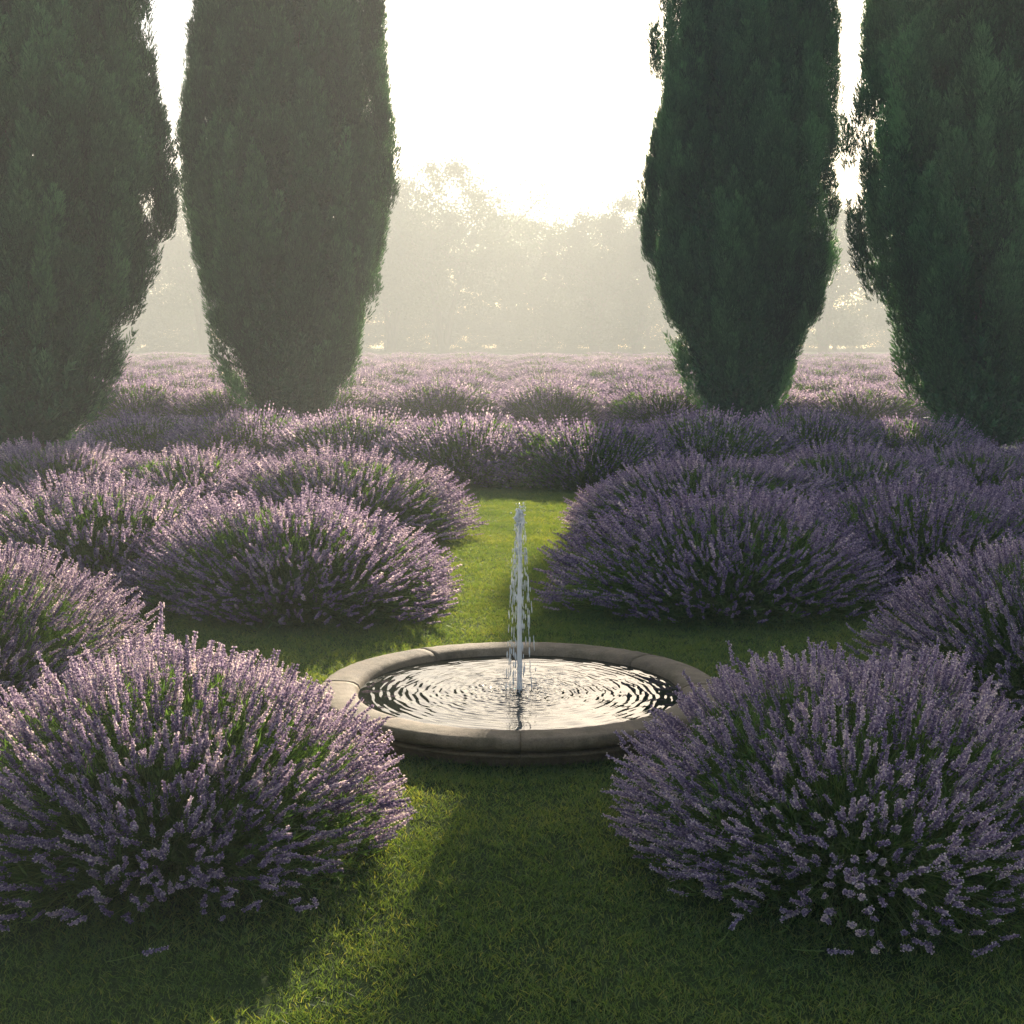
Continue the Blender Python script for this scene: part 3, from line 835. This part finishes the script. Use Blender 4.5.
BT = [broad_tree(201, 10.0, 9.0, True, 0.30), broad_tree(202, 9.0, 8.0, False, 0.03), broad_tree(203, 8.0, 8.0, True), broad_tree(204, 7.0, 9.5, False, -0.02)]
for x, y, k, rz, s, lab in [
    (-4.1, 84, 0, 0.3, 1.14, 'misty tree with forked trunk seen between the inner cypresses, left of centre'),
    (1.4, 90, 1, 1.3, 0.92, 'misty rounded tree in the middle of the gap between the inner cypresses'),
    (5.0, 86, 2, 2.0, 1.06, 'misty tree just left of the right inner cypress'),
    (7.8, 88, 0, 3.3, 0.98, 'misty tree mostly hidden behind the right inner cypress'),
    (-7.6, 89, 0, 4.0, 1.02, 'misty tree mostly hidden behind the left inner cypress'),
    (-13.5, 78, 2, 5.0, 0.98, 'misty tree with pale trunk in the gap between the two left cypresses'),
    (-18.5, 85, 0, 1.0, 1.05, 'misty tree behind the far left cypress, left of the trunk in the gap'),
    (13.0, 90, 1, 2.9, 1.02, 'misty tree behind the right inner cypress, toward the right gap'),
    (18.6, 84, 2, 0.8, 1.12, 'misty tree showing in the gap between the two right cypresses'),
    (24.5, 88, 0, 4.4, 1.05, 'misty tree hidden behind the far right cypress'),
    (-24.5, 90, 1, 2.4, 1.1, 'misty tree at the far left of the tree line'),
    (-0.8, 104, 2, 3.9, 1.25, 'faintest misty tree behind the middle gap, left one of the back row'),
    (7.0, 106, 0, 5.5, 1.0, 'faintest misty tree behind the middle gap, right one of the back row'),
    (-8.5, 108, 0, 2.2, 1.05, 'faintest misty tree of the back row behind the left inner cypress'),
    (-5.5, 98, 3, 0.2, 1.05, 'low bushy misty tree under the forked tree, left of centre'),
    (2.5, 97, 3, 1.9, 1.0, 'low bushy misty tree filling the middle of the gap'),
    (9.5, 98, 3, 3.7, 1.05, 'low bushy misty tree behind the right inner cypress'),
    (-13.5, 97, 3, 5.2, 1.05, 'low bushy misty tree behind the left inner cypress'),
    (-22.0, 97, 3, 2.6, 1.1, 'low bushy misty tree in the gap between the left cypresses'),
    (18.0, 97, 3, 4.6, 1.1, 'low bushy misty tree in the gap between the right cypresses'),
    (27.0, 98, 3, 0.9, 1.1, 'low bushy misty tree hidden behind the far right cypress'),
    (-30.0, 98, 3, 1.4, 1.1, 'low bushy misty tree hidden behind the far left cypress')]:
    x, y, s = x * 2.6, y * 2.6, s * 2.6
    root = empty('broadleaf_tree', (x, y, 0), rz, (s, s, s * (0.62 if k == 3 else 1)))
    tag(root, lab, 'tree', 'misty trees beyond the lavender field')
    link('crown', BT[k][0], root); link('trunk', BT[k][1], root)

for i in range(15):
    root = empty('broadleaf_tree', (-84 + i * 12, 262 + (i % 3) * 4, -1.2), i * 1.7, (2.9, 2.9, 1.15 + 0.2 * (i % 3)))
    tag(root, 'low bushy tree of the faintest thicket closing the foot of the misty tree line', 'tree', 'low thicket at the foot of the misty tree line')
    link('crown', BT[3][0], root); link('trunk', BT[3][1], root)

# ------------------------------------------------------------------ grass
def grass_patch(seed, size=0.22, n=520, hmax=0.025):
    rng = np.random.default_rng(seed)
    P = np.stack([rng.uniform(-size / 2, size / 2, n) * 1.15, rng.uniform(-size / 2, size / 2, n) * 1.15, np.zeros(n)], 1)
    D = rng.normal(0, 0.42, (n, 3)); D[:, 2] = 1
    h = rng.uniform(0.45, 1.0, n) * hmax
    w = rng.uniform(0.0009, 0.0018, n)
    tv = np.array([(-1, 0, 0), (1, 0, 0), (0.8, 0, 0.5), (-0.8, 0, 0.5), (0, 0, 1.0)], float)
    bend = rng.normal(0, 0.012, (n, 2))
    M = sc3(frames(D, rng), w, w, h)
    V = np.einsum('nij,kj->nki', M, tv) + P[:, None, :]
    for k, f in ((2, 0.3), (3, 0.3), (4, 1.0)):
        V[:, k, :2] += bend * f; 
    tf = np.array([(0, 1, 2), (0, 2, 3), (3, 2, 4)])
    F = (tf[None] + (np.arange(n) * 5)[:, None, None]).reshape(-1, 3)
    T = (np.array([-0.03, -0.03, 0.0, 0.0, 0.08])[None] + rng.normal(0.45, 0.17, n)[:, None])
    dry = rng.random(n) < 0.04
    T[dry] += 0.45
    return mesh_np('grass_patch', V.reshape(-1, 3), F, M_GRASS, T.ravel())

def grass():
    rng = np.random.default_rng(9)
    pc = bpy.data.collections.new('grass_patches')
    for i in range(6):
        pc.objects.link(bpy.data.objects.new('grass_patch', grass_patch(300 + i)))
    pts = []
    step = 0.175
    ys = np.arange(2.2, 21.0, step)
    for y in ys:
        hw = 1.2 + 0.46 * y if y < 8 else (4.9 if y < 12 else 3.6)
        xs = np.arange(-hw, hw, step)
        pts.append(np.stack([xs, np.full(len(xs), y), np.zeros(len(xs))], 1))
    P = np.concatenate(pts); P[:, :2] += rng.uniform(-0.05, 0.05, (len(P), 2))
    d = np.hypot(P[:, 0] - FX, P[:, 1] - FY)
    P = P[(d > 0.955)]
    # ring of patches following the wall foot
    a = np.linspace(0, 2 * math.pi, 40, endpoint=False)
    ring = np.stack([FX + 0.965 * np.cos(a), FY + 0.965 * np.sin(a), np.zeros(40)], 1)
    P = np.concatenate([P, ring])
    me = bpy.data.meshes.new('grass'); me.from_pydata(P.tolist(), [], []); me.update()
    me.materials.append(M_GRASS)
    o = link('grass', me)
    tag(o, 'short mown green grass covering the lawn and path around the fountain', 'grass', kind='stuff')
    ng = bpy.data.node_groups.new('grass_nodes', 'GeometryNodeTree')
    ng.interface.new_socket('Geometry', in_out='INPUT', socket_type='NodeSocketGeometry')
    ng.interface.new_socket('Geometry', in_out='OUTPUT', socket_type='NodeSocketGeometry')
    N = ng.nodes; Lk = ng.links
    gi, go = N.new('NodeGroupInput'), N.new('NodeGroupOutput')
    m2p = N.new('GeometryNodeMeshToPoints')
    ip = N.new('GeometryNodeInstanceOnPoints'); ci = N.new('GeometryNodeCollectionInfo')
    ci.inputs['Collection'].default_value = pc
    ci.inputs['Separate Children'].default_value = True
    ci.inputs['Reset Children'].default_value = True
    ip.inputs['Pick Instance'].default_value = True
    rv = N.new('FunctionNodeRandomValue'); rv.data_type = 'FLOAT_VECTOR'
    rv.inputs[0].default_value = (-0.05, -0.05, 0); rv.inputs[1].default_value = (0.05, 0.05, 6.283)
    rs = N.new('FunctionNodeRandomValue'); rs.data_type = 'FLOAT'
    rs.inputs[2].default_value = 0.85; rs.inputs[3].default_value = 1.2
    Lk.new(gi.outputs[0], m2p.inputs[0]); Lk.new(m2p.outputs[0], ip.inputs['Points'])
    Lk.new(ci.outputs[0], ip.inputs['Instance'])
    Lk.new(rv.outputs[0], ip.inputs['Rotation']); Lk.new(rs.outputs[1], ip.inputs['Scale'])
    Lk.new(ip.outputs[0], go.inputs[0])
    md = o.modifiers.new('grass', 'NODES'); md.node_group = ng
grass()

# ------------------------------------------------------------------ haze
def haze():
    x0, x1, y0, y1, z0, z1 = -380, 380, -30, 400, -1.1, 34.0
    V = [(x, y, z) for z in (z0, z1) for y in (y0, y1) for x in (x0, x1)]
    F = [(0, 2, 3, 1), (4, 5, 7, 6), (0, 1, 5, 4), (2, 6, 7, 3), (0, 4, 6, 2), (1, 3, 7, 5)]
    me = bpy.data.meshes.new('haze'); me.from_pydata(V, [], F); me.update()
    m, nt, out = new_mat('morning_mist')
    pv = nt.nodes.new('ShaderNodeVolumePrincipled')
    pv.inputs['Color'].default_value = (0.93, 0.92, 0.86, 1)
    pv.inputs['Density'].default_value = HAZE
    pv.inputs['Anisotropy'].default_value = 0.1
    nt.links.new(pv.outputs[0], out.inputs['Volume'])
    me.materials.append(m)
    o = link('haze', me); tag(o, 'pale morning mist hanging over the garden', 'mist', kind='stuff')
haze()
